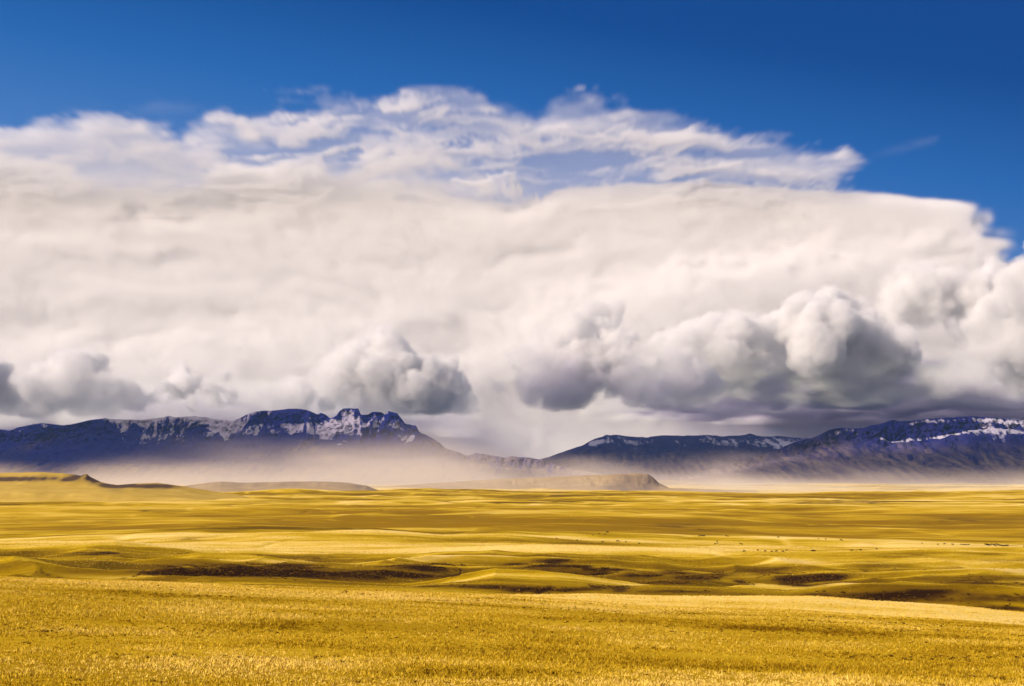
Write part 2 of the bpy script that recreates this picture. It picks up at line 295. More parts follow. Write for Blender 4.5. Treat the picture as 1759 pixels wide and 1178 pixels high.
def rock_mat(name, cliff, low, snow=(.56, .55, .61)):
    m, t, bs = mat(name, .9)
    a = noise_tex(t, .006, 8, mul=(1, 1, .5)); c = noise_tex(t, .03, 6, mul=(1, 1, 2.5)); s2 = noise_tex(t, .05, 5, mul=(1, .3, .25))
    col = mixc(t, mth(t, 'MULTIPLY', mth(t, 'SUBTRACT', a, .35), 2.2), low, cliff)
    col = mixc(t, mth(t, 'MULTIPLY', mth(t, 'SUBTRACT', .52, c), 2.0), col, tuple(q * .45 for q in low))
    col = mixc(t, attr(t, 'scree_shade'), col, (.30, .24, .20))
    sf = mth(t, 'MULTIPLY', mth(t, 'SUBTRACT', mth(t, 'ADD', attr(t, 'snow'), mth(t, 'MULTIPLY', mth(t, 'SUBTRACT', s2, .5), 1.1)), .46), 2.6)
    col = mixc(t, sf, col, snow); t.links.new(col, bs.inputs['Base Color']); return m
massif = rock_mat('air_blue_rock_and_forest', (.024, .034, .21), (.002, .016, .21))  # rock colours of every range hold the blue of air and shade
far_rock = rock_mat('air_purple_rock', (.055, .055, .15), (.018, .028, .13))
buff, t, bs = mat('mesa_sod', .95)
sl_ = noise_tex(t, .01, 6, mul=(1, 1, 6)); t.links.new(mixc(t, attr(t, 'scree_shade'), mixc(t, sl_, (.34, .22, .02), (.62, .44, .10)), mixc(t, noise_tex(t, .04, 5), (.035, .02, .015), (.14, .09, .05))), bs.inputs['Base Color'])

# left massif
C1 = [(-500, 770), (-60, 745), (0, 738), (18, 738), (30, 734), (70, 727), (110, 730), (150, 722), (180, 719), (215, 720), (240, 721), (290, 716), (330, 715), (352, 716), (375, 720), (400, 722), (412, 718),
      (430, 709), (445, 706), (480, 704), (510, 702), (530, 705), (545, 711), (552, 708), (562, 715), (568, 720), (575, 715), (583, 706), (590, 702), (615, 701), (620, 712), (632, 712), (640, 707), (655, 708), (661, 712), (667, 706), (682, 710), (688, 718),
      (696, 728), (715, 731), (720, 741), (740, 752), (755, 760), (765, 770), (790, 778), (803, 783), (830, 779), (850, 783), (870, 787), (905, 786), (935, 790), (960, 800), (1020, 812), (1100, 824)]
def mx_(p, q):   # lower (further down the picture) of two polylines
    us = sorted({a for a, _ in p} | {a for a, _ in q}); return [(a, max(poly(p, a), poly(q, a))) for a in us]
BT = [(-500, 785), (0, 762), (150, 745), (200, 742), (300, 741), (350, 737), (395, 742), (405, 738), (425, 732), (450, 727), (480, 728), (520, 726), (560, 724), (575, 719), (610, 717), (660, 718), (690, 729), (720, 747), (760, 775), (800, 790), (950, 800), (1100, 828)]
BB = [(-500, 795), (0, 775), (150, 765), (220, 757), (300, 762), (350, 757), (390, 757), (410, 750), (470, 748), (520, 746), (560, 750), (600, 748), (650, 752), (700, 757), (760, 783), (800, 797), (950, 806), (1100, 830)]
def snow_left(u, v, n, rid):
    g = sstep(.9, 1.5, 2.4 - rid)   # gullies hold the snow
    ctop = poly(C1, u); d = v - ctop
    s = 1.0 * blob(u, v, 205, 722, 26, 7, 8) + 1.1 * blob(u, v, 213, 733, 7, 9)
    s = s + (.75 * np.exp(-d / 12) + .25 * (d < 3)) * sstep(220, 250, u) * (1 - sstep(395, 420, u)) + (.5 * np.exp(-d / 4)) * sstep(178, 190, u) * (1 - sstep(215, 235, u))
    s = s + .55 * g * sstep(225, 260, u) * (1 - sstep(370, 400, u)) * (1 - sstep(24, 46, d))
    w = 52 * (1 - (v - 712) / 44); s = s + 1.15 * np.exp(-((u - 388) / np.maximum(w, 4)) ** 4) * (v < 756) + .5 * blob(u, v, 355, 746, 10, 6)
    bt, bo = poly(BT, u), poly(BB, u); ins = sstep(-3, 3, v - bt) * (1 - sstep(-6, 2, v - bo))
    s = s + ins * sstep(395, 415, u) * (1 - sstep(610, 640, u)) * (.78 + .3 * blob(u, v, 560, 742, 60, 10))
    s = s + .95 * blob(u, v, 570, 738, 30, 9, -25) + .9 * blob(u, v, 560, 750, 22, 4, 30) + .5 * blob(u, v, 590, 726, 30, 4, -12)
    s = s + (.20 + .35 * g) * np.exp(-((d - 18) / 14) ** 2) * sstep(575, 600, u) * (1 - sstep(700, 735, u)) + .9 * blob(u, v, 610, 748, 24, 2.5) + .7 * blob(u, v, 595, 758, 16, 2, 20)
    s = s + .30 * sstep(425, 440, u) * (1 - sstep(540, 560, u)) * np.exp(-((v - poly([(420, 722), (480, 716), (560, 718)], u)) / 2) ** 2)
    s = s + .25 * blob(u, v, 590, 714, 14, 5) + .4 * blob(u, v, 470, 708, 30, 4) + .35 * np.exp(-((d - 5) / 6) ** 2) * sstep(0, 40, u) * (1 - sstep(100, 160, u)) * .4
    s = s + .5 * g * blob(u, v, 275, 752, 60, 8)
    return .80 * s + .26 * n * (s > .08)
def scree_left(u, v, n):
    s = .8 * blob(u, v, 525, 772, 26, 12, -10) + .55 * blob(u, v, 445, 783, 18, 5) + .6 * blob(u, v, 562, 788, 16, 5) + .25 * blob(u, v, 640, 775, 60, 5) + sstep(790, 812, v) * .8 + .45 * sstep(720, 780, u)
    s = s + .2 * blob(u, v, 60, 762, 40, 6, -20)
    return s * (1 + .5 * n) * .8 + .05
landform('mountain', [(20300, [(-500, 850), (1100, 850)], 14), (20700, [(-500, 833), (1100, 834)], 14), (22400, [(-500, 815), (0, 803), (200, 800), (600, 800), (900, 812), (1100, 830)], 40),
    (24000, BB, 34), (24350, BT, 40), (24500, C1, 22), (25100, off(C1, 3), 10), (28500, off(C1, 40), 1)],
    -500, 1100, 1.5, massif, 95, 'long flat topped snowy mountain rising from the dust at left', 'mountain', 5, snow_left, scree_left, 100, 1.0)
# middle ridge
C2 = [(700, 830), (860, 806), (935, 787), (960, 779), (1000, 765), (1020, 754), (1040, 748), (1062, 747), (1085, 750), (1110, 751), (1135, 748), (1165, 748), (1190, 749), (1215, 746), (1240, 749), (1270, 748), (1287, 744), (1300, 749), (1340, 749), (1380, 752), (1420, 760), (1500, 770), (1900, 780)]
def snow_mid(u, v, n, rid):
    g = sstep(.9, 1.5, 2.4 - rid); d = v - poly(C2, u)
    s = 1.2 * blob(u, v, 1021, 761, 12, 4, -15) + (.26 + .26 * g) * np.exp(-((d - 9) / 9) ** 2) * sstep(1010, 1040, u) * (1 - sstep(1110, 1140, u))
    s = s + (.16 + .34 * g) * np.exp(-((d - 12) / 12) ** 2) * sstep(1130, 1170, u) + .5 * blob(u, v, 1345, 760, 34, 9)
    return s + .16 * n * (s > .08)
scree_mid = lambda u, v, n: sstep(765, 810, v) * .6 * (1 + .4 * n)
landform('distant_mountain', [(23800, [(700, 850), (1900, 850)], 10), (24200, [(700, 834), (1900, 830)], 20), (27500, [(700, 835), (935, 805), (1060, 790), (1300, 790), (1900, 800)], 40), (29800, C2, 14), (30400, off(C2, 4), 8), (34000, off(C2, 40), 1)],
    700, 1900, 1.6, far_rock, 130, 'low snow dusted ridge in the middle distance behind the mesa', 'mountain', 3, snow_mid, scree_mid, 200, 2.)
# right massif
C3 = [(1150, 826), (1240, 800), (1300, 785), (1340, 770), (1370, 758), (1400, 750), (1425, 738), (1440, 735), (1480, 735), (1495, 731), (1515, 727), (1532, 721), (1545, 723), (1570, 722), (1600, 719), (1650, 716), (1672, 714), (1690, 716), (1720, 718), (1759, 722), (1900, 730), (2300, 750)]
BT3 = [(1150, 828), (1340, 780), (1400, 768), (1440, 762), (1500, 752), (1530, 756), (1600, 750), (1650, 742), (1680, 736), (1759, 738), (2300, 765)]
def snow_right(u, v, n, rid):
    g = sstep(.9, 1.5, 2.4 - rid); c = poly([(1500, 752), (1530, 757), (1560, 757), (1600, 752), (1640, 746), (1690, 738), (1759, 742), (2300, 770)], u)
    s = .80 * np.exp(-((v - c) / 2.8) ** 2) * sstep(1495, 1515, u) + .62 * np.exp(-((v - poly(C3, u) - 5) / 3.2) ** 2) * sstep(1520, 1600, u)
    s = s + (.12 + .5 * g) * np.exp(-((v - 726) / 9) ** 2) * sstep(1655, 1700, u) + .6 * g * sstep(1650, 1690, u) * blob(u, v, 1710, 744, 60, 12) + .35 * g * np.exp(-((v - 745) / 9) ** 2) * sstep(1400, 1430, u) * (1 - sstep(1520, 1560, u))
    return s + .2 * n * (s > .08)
def scree_right(u, v, n): return (sstep(752, 800, v) * .55 + .4 * blob(u, v, 1430, 765, 30, 14)) * (1 + .5 * n)
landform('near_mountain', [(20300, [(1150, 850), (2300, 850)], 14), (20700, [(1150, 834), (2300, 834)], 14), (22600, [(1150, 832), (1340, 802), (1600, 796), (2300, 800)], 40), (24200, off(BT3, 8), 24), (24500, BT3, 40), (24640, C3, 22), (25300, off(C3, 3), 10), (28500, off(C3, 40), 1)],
    1150, 2300, 1.5, rock_mat('air_slate_rock', (.040, .038, .16), (.010, .014, .13)), 95, 'broad mountain with a cliff band and a bright snow ledge at right', 'mountain', 5, snow_right, scree_right, 300, 2.)  # blue air tint mixed into this rock colour
haze_buff, t, bs = mat('hazed_mesa_sod', .95)
t.links.new(mixc(t, attr(t, 'scree_shade'), mixc(t, noise_tex(t, .01, 6, mul=(1, 1, 6)), (.26, .18, .09), (.46, .35, .20)), (.20, .15, .11)), bs.inputs['Base Color'])  # paler, pinker sod: haze put into the colour
# bluff at the left edge of the plain
B1 = [(-400, 806), (-100, 811), (0, 812), (70, 811), (110, 813), (140, 817), (150, 814), (156, 819), (175, 828), (200, 833), (215, 832), (240, 830), (270, 829), (300, 833), (350, 841), (420, 852), (480, 868)]
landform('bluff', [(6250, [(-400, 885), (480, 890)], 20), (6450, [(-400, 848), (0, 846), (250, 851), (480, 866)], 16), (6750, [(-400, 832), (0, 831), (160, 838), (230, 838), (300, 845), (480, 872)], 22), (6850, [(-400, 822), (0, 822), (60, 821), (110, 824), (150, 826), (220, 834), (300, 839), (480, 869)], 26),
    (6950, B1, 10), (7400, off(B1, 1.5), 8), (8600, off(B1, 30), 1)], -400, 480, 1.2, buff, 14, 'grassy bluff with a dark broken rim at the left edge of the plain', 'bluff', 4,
    None, lambda u, v, n: (1.8 * blob(u, v, 158, 823, 34, 7, 20) + 1.4 * blob(u, v, 210, 834, 40, 4) + 1.1 * blob(u, v, 115, 823, 45, 4.5) + 1.0 * blob(u, v, 20, 823, 80, 4) + .9 * blob(u, v, 275, 835, 40, 4)) * (1 + .4 * n) , 400, .4)  # shade along the rim and face painted in as a dark tone
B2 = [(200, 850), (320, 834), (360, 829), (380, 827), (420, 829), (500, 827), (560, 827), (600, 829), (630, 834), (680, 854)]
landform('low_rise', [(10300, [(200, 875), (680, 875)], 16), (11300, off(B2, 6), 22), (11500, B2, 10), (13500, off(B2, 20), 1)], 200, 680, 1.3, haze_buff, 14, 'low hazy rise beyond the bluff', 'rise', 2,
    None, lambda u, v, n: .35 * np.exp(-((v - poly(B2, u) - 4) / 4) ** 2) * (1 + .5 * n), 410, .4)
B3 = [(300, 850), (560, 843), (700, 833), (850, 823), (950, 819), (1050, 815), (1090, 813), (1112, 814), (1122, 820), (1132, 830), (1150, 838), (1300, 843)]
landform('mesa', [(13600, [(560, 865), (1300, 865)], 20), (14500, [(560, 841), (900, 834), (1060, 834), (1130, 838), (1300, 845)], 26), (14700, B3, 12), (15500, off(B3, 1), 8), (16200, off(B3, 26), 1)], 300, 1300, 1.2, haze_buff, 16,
    'flat topped mesa with a shaded end standing in the haze', 'mesa', 2, None, lambda u, v, n: (.75 * sstep(1045, 1075, u + (v - 813)) * sstep(812, 818, v) * (1 - sstep(1115, 1150, u))) * (1 + .2 * n), 420, .3)  # shaded end of the mesa painted in as a darker tone

# ------------------------------------------------------------------ clouds, dust: real volumes whose density is computed on a 3D grid
def vmat(name, g=0, col=(1, 1, 1), step=1.):
    m = bpy.data.materials.new(name); m.use_nodes = True; t = m.node_tree; t.nodes.clear()
    o = t.nodes.new('ShaderNodeOutputMaterial'); vs = t.nodes.new('ShaderNodeVolumeScatter'); vs.inputs['Color'].default_value = (*col, 1); vs.inputs['Anisotropy'].default_value = g
    t.links.new(mth(t, 'MULTIPLY', attr(t, 'density'), .001), vs.inputs['Density']); t.links.new(vs.outputs[0], o.inputs['Volume']); m.cycles.volume_step_rate = step; return m
def volume(name, arr, lo, hi, material):
    n = arr.shape; lo = tuple(map(float, lo)); hi = tuple(map(float, hi))
    me = bpy.data.meshes.new(name); me.vertices.add(arr.size)
    me.attributes.new('d', 'FLOAT', 'POINT').data.foreach_set('value', np.ascontiguousarray(arr * 1000, np.float32).ravel())
    ob = bpy.data.objects.new(name, me); COL.objects.link(ob)
    ng = bpy.data.node_groups.new(name, 'GeometryNodeTree')
    for io in ('INPUT', 'OUTPUT'): ng.interface.new_socket('Geometry', in_out=io, socket_type='NodeSocketGeometry')
    N = ng.nodes.new; K = ng.links.new
    gi = N('NodeGroupInput'); go = N('NodeGroupOutput'); vc = N('GeometryNodeVolumeCube'); pos = N('GeometryNodeInputPosition')
    vc.inputs['Min'].default_value = lo; vc.inputs['Max'].default_value = hi
    for ax, q in zip('XYZ', n): vc.inputs['Resolution ' + ax].default_value = q
    prev = pos.outputs[0]
    for op, val in (('SUBTRACT', lo), ('MULTIPLY', [(q - 1) / (h - l) for q, h, l in zip(n, hi, lo)]), ('ADD', (.5, .5, .5))):
        s = N('ShaderNodeVectorMath'); s.operation = op; K(prev, s.inputs[0]); s.inputs[1].default_value = val; prev = s.outputs[0]
    fl = N('ShaderNodeVectorMath'); fl.operation = 'FLOOR'; K(prev, fl.inputs[0]); sx = N('ShaderNodeSeparateXYZ'); K(fl.outputs[0], sx.inputs[0])
    fi = []
    for k in range(3): f = N('FunctionNodeFloatToInt'); K(sx.outputs[k], f.inputs[0]); fi.append(f.outputs[0])
    def im(op, a, b_):
        m = N('FunctionNodeIntegerMath'); m.operation = op
        for s, q in zip(m.inputs, (a, b_)):
            if isinstance(q, int): s.default_value = q
            else: K(q, s)
        return m.outputs[0]
    idx = im('ADD', im('MULTIPLY', im('ADD', im('MULTIPLY', fi[0], n[1]), fi[1]), n[2]), fi[2])
    sa = N('GeometryNodeSampleIndex'); sa.data_type = 'FLOAT'; sa.domain = 'POINT'; na = N('GeometryNodeInputNamedAttribute'); na.data_type = 'FLOAT'; na.inputs[0].default_value = 'd'
    K(gi.outputs[0], sa.inputs['Geometry']); K(na.outputs[0], sa.inputs['Value']); K(idx, sa.inputs['Index']); K(sa.outputs[0], vc.inputs['Density'])
    sm = N('GeometryNodeSetMaterial'); sm.inputs['Material'].default_value = material; K(vc.outputs[0], sm.inputs[0]); K(sm.outputs[0], go.inputs[0])
    ob.modifiers.new('density', 'NODES').node_group = ng; me.materials.append(material); return ob
def bsp(n, cells, ph):
    x = np.linspace(0, cells, n) + ph; i = np.floor(x).astype(int); t = x - i; W = np.zeros((n, i.max() + 4), np.float32)
    for k, wt in enumerate(((1 - t) ** 3 / 6, (3 * t ** 3 - 6 * t ** 2 + 4) / 6, (-3 * t ** 3 + 3 * t ** 2 + 3 * t + 1) / 6, t ** 3 / 6)): W[np.arange(n), i + k] += wt
    return W
def noise3(shape, cells, seed):
    r = np.random.default_rng(seed); Ws = [bsp(n, c, r.random()) for n, c in zip(shape, cells)]
    a = r.standard_normal([W.shape[1] for W in Ws]).astype(np.float32)
    for W in Ws: a = np.tensordot(a, W, axes=(0, 1))
    return a / a.std()
def fbm3(shape, cells, seed, octs, gain=.5):
    o = np.zeros(shape, np.float32); g = 1
    for k in range(octs): o += g * noise3(shape, [c * 2 ** k for c in cells], seed + k); g *= gain
    return o

CLOUD = vmat('cumulus_vapour', step=2.5, col=(1, .987, .972)); VEIL = vmat('anvil_vapour', step=1.5, col=(.992, .975, .956))
def cumulus(name, label, blobs, Y, seed, vox=28, k=.0068, basev=None, material=CLOUD, edge=75., rag=85., cell=850., depth=1., fan=(17, 10)):
    r = np.random.default_rng(seed); S = []
    for q in blobs:
        u, v, rp = q[:3]; x, y, z = pix(u, v, Y); Rr = rp / F * Y; y += (q[3] if len(q) > 3 else r.uniform(-.5, .5)) * Rr * depth
        S.append((x, y, z, Rr))
        for i in range(fan[0]):
            d = r.normal(size=3); d[2] = abs(d[2]) * .9 - .15; d /= np.linalg.norm(d); r1 = Rr * r.uniform(.28, .52); c = np.array((x, y, z)) + d * Rr * .95; S.append((*c, r1))
            for j in range(fan[1]):
                e_ = r.normal(size=3) + d * .8; e_ /= np.linalg.norm(e_); S.append((*(c + e_ * r1 * .95), r1 * r.uniform(.3, .5)))
    S = np.array(S); lo = (S[:, :3] - S[:, 3:]).min(0) - 250; hi = (S[:, :3] + S[:, 3:]).max(0) + 250
    if basev: lo[2] = pix(900, basev, Y)[2] - 400
    n = np.ceil((hi - lo) / vox).astype(int) + 1; hi = lo + (n - 1) * vox; D = np.full(n, -400., np.float32)
    for x, y, z, Rr in S:
        p = np.array((x, y, z)); a = np.clip(((p - Rr - 300 - lo) / vox).astype(int), 0, n); bnd = np.clip(((p + Rr + 300 - lo) / vox).astype(int) + 2, 0, n)
        if (bnd <= a).any(): continue
        g = [(np.arange(a[q], bnd[q]) * vox + lo[q] - p[q]) ** 2 for q in range(3)]
        d = Rr - np.sqrt(g[0][:, None, None] + g[1][None, :, None] + g[2][None, None, :]); s = np.s_[a[0]:bnd[0], a[1]:bnd[1], a[2]:bnd[2]]; np.maximum(D[s], d, out=D[s])
    D += rag * fbm3(tuple(n), [(m - 1) * vox / cell for m in n], seed, 6, .68)
    if basev:
        zb = pix(900, basev, Y)[2]; zz = np.arange(n[2]) * vox + lo[2]; D -= np.maximum(0, (zb - zz))[None, None, :] * 2.
    den = np.clip(D / edge, 0, 1); den = den * den * (3 - 2 * den) * k
    if basev: zb_ = zb; den *= (.30 + .70 * sstep(zb_ - 100, zb_ + 900, zz))[None, None, :]
    den *= np.clip(.8 + .3 * fbm3(tuple(n), [(m - 1) * vox / 600 for m in n], seed + 40, 3, .6), .12, 2)
    for ax in range(3):
        s0 = [slice(None)] * 3; s0[ax] = [0, -1]; den[tuple(s0)] = 0
    return tag(volume(name, den, lo, hi, material), label, 'cloud', 'clouds over the mountains', 'stuff')

cumulus('cumulus_cloud', 'bright heaped cumulus with lit puffs over the right hand mountain', [(1400, 600, 60), (1450, 625, 50), (1340, 620, 50), (1260, 610, 48), (1190, 615, 48), (1520, 605, 42), (1425, 545, 30), (1390, 575, 40), (1480, 570, 36), (1230, 590, 34), (1160, 600, 36)], 43000, 3, basev=672)
cumulus('cumulus_cloud', 'grey domed cumulus in the middle beside the bright cloud', [(1010, 620, 52), (940, 625, 42), (1070, 650, 44), (1040, 600, 36), (900, 650, 34), (1120, 665, 34), (980, 660, 50), (1180, 670, 26), (905, 610, 20), (1075, 590, 22), (1150, 650, 36), (1210, 672, 24), (860, 665, 22)], 35000, 5, basev=700, vox=25, cell=700., k=.0075)
cumulus('cumulus_cloud', 'tall white cumulus tower cut by the right edge', [(1725, 590, 52), (1680, 635, 44), (1775, 520, 46), (1755, 640, 60), (1640, 650, 34), (1800, 600, 80), (1690, 580, 36), (1790, 460, 40), (1620, 668, 24)], 39000, 6, basev=690)
cumulus('cumulus_cloud', 'pale domed cumulus above the summit blocks of the left mountain', [(630, 642, 60, 0.), (575, 668, 48, 0.), (690, 664, 56, 0.), (745, 676, 44, 0.), (520, 682, 38, 0.), (640, 686, 60, 0.), (606, 618, 32, 0.), (655, 612, 26, 0.), (790, 690, 24, 0.), (480, 690, 28, 0.)], 39200, 8, basev=706, edge=75, vox=25, cell=520., k=.007, rag=62.)
cumulus('cumulus_cloud', 'small white cumulus head above the snowy ridge', [(315, 660, 34), (350, 665, 26), (285, 668, 26), (230, 680, 24), (260, 690, 26), (330, 692, 28), (520, 690, 26), (560, 692, 24), (400, 675, 26), (440, 680, 26), (480, 680, 24), (370, 682, 26), (420, 660, 20)], 39800, 9, basev=706, edge=80, vox=25, cell=480., k=.008, rag=60.)
cumulus('cumulus_cloud', 'low ragged grey cloud bank at the left edge', [(-60, 670, 50), (20, 675, 38), (90, 665, 34), (140, 675, 30), (200, 680, 26), (60, 690, 34), (240, 690, 20), (-160, 660, 60)], 39500, 12, basev=712, edge=130, rag=100, vox=30, k=.006)
cumulus('cumulus_cloud', 'row of small white puffs along the skyline of the great cloud', [(1560, 500, 40), (1610, 490, 36), (1660, 495, 38), (1705, 495, 36), (1750, 500, 40), (1800, 500, 50), (1640, 520, 50), (1720, 530, 60), (1570, 530, 50)], 47500, 15, vox=50, k=.006, edge=200, rag=70)
# dark flat shelf under the right hand cumulus: a deck whose shaded underside we look up at
def deck(name, label, x0, x1, y0, y1, z0, z1, n, cells, k, seed, material, edge=.12, hollow=.35):
    xx = np.linspace(0, 1, n[0])[:, None, None]; yy = np.linspace(0, 1, n[1])[None, :, None]; zz = np.linspace(0, 1, n[2])[None, None, :]
    nf = fbm3(tuple(n), cells, seed, 4, .55); nb = fbm3((n[0], n[1], 1), (cells[0], cells[1], 1), seed + 9, 4, .55)
    d_ = sstep(.10 + .07 * nb, .28 + .07 * nb, zz + .05 * nf) * sstep(1, .55, zz + .10 * nf)
    f_ = lambda q, a: sstep(0, a, q + .03 * nf) * sstep(0, a, 1 - q + .03 * nf)
    d_ = d_ * f_(xx, edge) * f_(yy, .18) * np.clip(1 - hollow * .5 + hollow * nf, 0, 2)
    for ax in range(3):
        s0 = [slice(None)] * 3; s0[ax] = [0, -1]; d_[tuple(s0)] = 0
    return tag(volume(name, d_ * k, (x0, y0, z0), (x1, y1, z1), material), label, 'cloud', 'clouds over the mountains', 'stuff')
SHADE_VAPOUR = vmat('shade_tinted_vapour', col=(.93, 1.0, .80), step=2.)  # violet of shaded undersides tinted into the vapour itself
deck('shelf_cloud', 'dark blue flat based cloud shelf above the right hand mountain', 1600, 19500, 41800, 56500, 1480, 2500, (200, 80, 34), (22, 14, 3), .006, 31, SHADE_VAPOUR, edge=.3)
deck('stratus_cloud', 'long grey stratus bank low behind the left mountain', -19500, -600, 44000, 57000, 1150, 2300, (180, 60, 30), (22, 12, 3), .0022, 37, SHADE_VAPOUR, edge=.2, hollow=.5)
deck('shade_cloud', 'unseen high cloud added above the view to shade the mountains', -26000, 2500, 12300, 30800, 8000, 9400, (100, 80, 12), (10, 8, 1), .0024, 35, SHADE_VAPOUR, edge=.1, hollow=.6)  # out-of-view deck added to throw shade on mountains and grey cumulus

# the great anvil and stratus deck: a slab that leans away with height
TILT = R_(44); Ls, Ts, Ws_ = 17500, 3600, 52000
nS = (760, 18, 380)
xl = np.linspace(-26000, 26000, nS[0])[:, None, None]; yl = np.linspace(0, Ts, nS[1])[None, :, None]; zl = np.linspace(0, Ls, nS[2])[None, None, :]
ca, sa_ = math.cos(TILT), math.sin(TILT)   # local z leans back by TILT from the vertical
wy = 50000 + yl * ca + zl * sa_; wz = -600 - yl * sa_ + zl * ca
u, v = proj(xl + 0 * zl, wy[:, nS[1] // 2:nS[1] // 2 + 1] + 0 * xl, wz[:, nS[1] // 2:nS[1] // 2 + 1] + 0 * xl)   # pattern across the sheet
wu_ = u + 40 * f2(u / 170, v / 90, 301, 4, .6); wv_ = v + 16 * f2(u / 170, v / 90, 311, 4, .6)
nL = f2(wu_ / 420, wv_ / 130, 321, 3); nW = f2(wu_ / 150, wv_ / 46, 331, 4, .55); nX = f2(wu_ / 46, wv_ / 15, 341, 4, .6)
right = sstep(780, 960, u)
btop = poly([(-900, 255), (0, 258), (200, 268), (330, 272), (450, 262), (600, 255), (760, 270), (840, 305), (870, 350), (900, 342), (960, 331), (1050, 324), (1200, 320), (1350, 328), (1500, 343), (1690, 358), (1900, 380)], u)
body_ = sstep(-1, 1, (v - btop - 30 * (1 - right)) / (3.5 + 62 * (1 - right)) + (.35 + .25 * (1 - right)) * nW + (.45 + .1 * (1 - right)) * nX * right + .15 * nX) ** (1 + .8 * (1 - right))
edgeR = 1 - sstep(-1, 1, (u - 1686 + .30 * np.abs(v - 372)) / (20 + .25 * np.maximum(v - 360, 0)) + .9 * nW + .5 * nX) * (1 - sstep(452, 470, v))
gap = 1 - .92 * sstep(.25, .75, blob(u, v, 850, 340, 85, 15, 4) + .12 * nX) * (1 - sstep(880, 940, u) * sstep(328, 342, v)) - .6 * sstep(.3, .8, blob(u, v, 1620, 437, 70, 8, -9) + .15 * nX)
lum = .84 + .12 * nL + .10 * nW + .06 * nX
P = body_ * edgeR * np.clip(gap, 0, 1) * np.clip(lum, .3, 1.3)
veil = 1 - .5 * sstep(630, 740, v)                                             # thinner towards the horizon
bulge = sstep(820, 1150, u + 1.1 * (v - 530) + 12 * nW) * (1 - sstep(1250, 1900, u)) * sstep(450, 520, v + .12 * (u - 1000) + 5 * nX) * (1 - sstep(600, 690, v))
bank = sstep(-60, 120, (v - poly([(-400, 560), (100, 590), (300, 575), (480, 560), (600, 530), (760, 540), (900, 560)], u)) * 2.2 + 14 * nW + 6 * nX) * (1 - sstep(640, 960, u))
band = sstep(0, 1, (v - 500) / 40 + .3 * nW) * (1 - sstep(0, 1, (v - 560) / 30 + .3 * nW)) * sstep(-200, 100, u) * (1 - sstep(380, 560, u))
relief = 45 * nL + (12 * nW + 6 * nX) * (.7 + .9 * sstep(480, 620, v)) + 900 * bulge + 260 * bank - 200 * band
# carry the pattern straight back through the sheet's thickness (not along its tilted normal)
M1, M2 = (P * veil)[:, 0, :], (relief + 0 * P)[:, 0, :]; vmid = v[nS[0] // 2, 0, :]
v3 = proj(0 * wy, wy, wz)[1][0]; den = np.zeros(nS, np.float32)
for k in range(nS[1]):
    f = np.interp(v3[k], vmid[::-1], np.arange(nS[2])[::-1].astype(float)); i0 = np.clip(f.astype(int), 0, nS[2] - 2); f = np.clip(f - i0, 0, 1)
    p_ = M1[:, i0] * (1 - f) + M1[:, i0 + 1] * f; r_ = M2[:, i0] * (1 - f) + M2[:, i0 + 1] * f
    yk = yl[0, k, 0]; den[:, k] = p_ * sstep(1500, 2100, yk + r_) * sstep(Ts, Ts - 500, yk) * .0052
den[[0, -1]] = 0; den[:, [0, -1]] = 0; den[:, :, [0, -1]] = 0
anv = volume('anvil_cloud', den, (-26000, 0, 0), (26000, Ts, Ls), VEIL); anv.location = (0, 50000, -600); anv.rotation_euler = (-TILT, 0, 0)
tag(anv, 'great pale anvil cloud spreading across the sky above the mountains', 'cloud', kind='stuff')

# fibrous veil of ice cloud along the top of the anvil
vx0, vx1 = pix(-160, 250, 60000)[0], pix(1620, 250, 60000)[0]; vz0, vz1 = pix(900, 372, 60000)[2], pix(900, 140, 60000)[2]
nV = (700, 6, 130); xx = np.linspace(vx0, vx1, nV[0])[:, None]; zz = np.linspace(vz0, vz1, nV[2])[None, :]
u, v = proj(xx, 60450 + 0 * zz, zz)
ww = f2(u / 130, v / 60, 401, 5, .6); w2 = f2(u / 130, v / 60, 411, 5, .6)
pu, pv_ = u + 26 * ww, v + 8 * w2 + .05 * (u - 900)
fib = (1 - np.abs(f2(pu / 150, pv_ / 17 + pu / 400, 421, 5, .52))); fib = sstep(-.2, .95, fib); mot = sstep(-1.1, 1.3, f2(pu / 110, pv_ / 30, 431, 5, .5))
TOPV = [(-300, 206), (0, 206), (120, 206), (220, 214), (310, 232), (350, 205), (400, 184), (480, 176), (560, 170), (640, 178), (760, 180), (830, 178), (870, 196), (920, 196), (975, 170), (1020, 160), (1070, 176), (1110, 192), (1190, 205), (1260, 228), (1330, 240), (1400, 250), (1455, 238), (1485, 262), (1520, 300), (1600, 340)]
up = sstep(-1.0, 1.5, (v - poly(TOPV, u)) / 11 + .9 * ww + .5 * w2)
tau = up * (.30 + 1.15 * fib * mot)
tau = tau * (1 - .55 * (1 - sstep(300, 420, u)) * (1 - sstep(290, 330, v))) + up * (1 - sstep(250, 420, u)) * .75
gaps = blob(u, v, 790, 226, 80, 14, 2) + .9 * blob(u, v, 500, 240, 60, 12, 5) + .8 * blob(u, v, 940, 236, 60, 10, 0) + .7 * blob(u, v, 1120, 262, 60, 12, 8) + .8 * blob(u, v, 1290, 262, 80, 12, 6) + .6 * blob(u, v, 1010, 190, 26, 10) + .5 * blob(u, v, 60, 262, 110, 20)
tau = tau * (1 - .5 * sstep(.1, 1.2, gaps + .35 * w2))
tau = tau + 1.3 * blob(u, v, 1330, 291, 120, 14, 2) * (.5 + .6 * mot) + .8 * blob(u, v, 770, 191, 80, 9, -4) * mot + .7 * blob(u, v, 980, 215, 60, 16) * mot + .8 * blob(u, v, 1150, 235, 110, 14, 8) * mot + .5 * sstep(280, 330, v) * (1 - sstep(820, 1000, u))
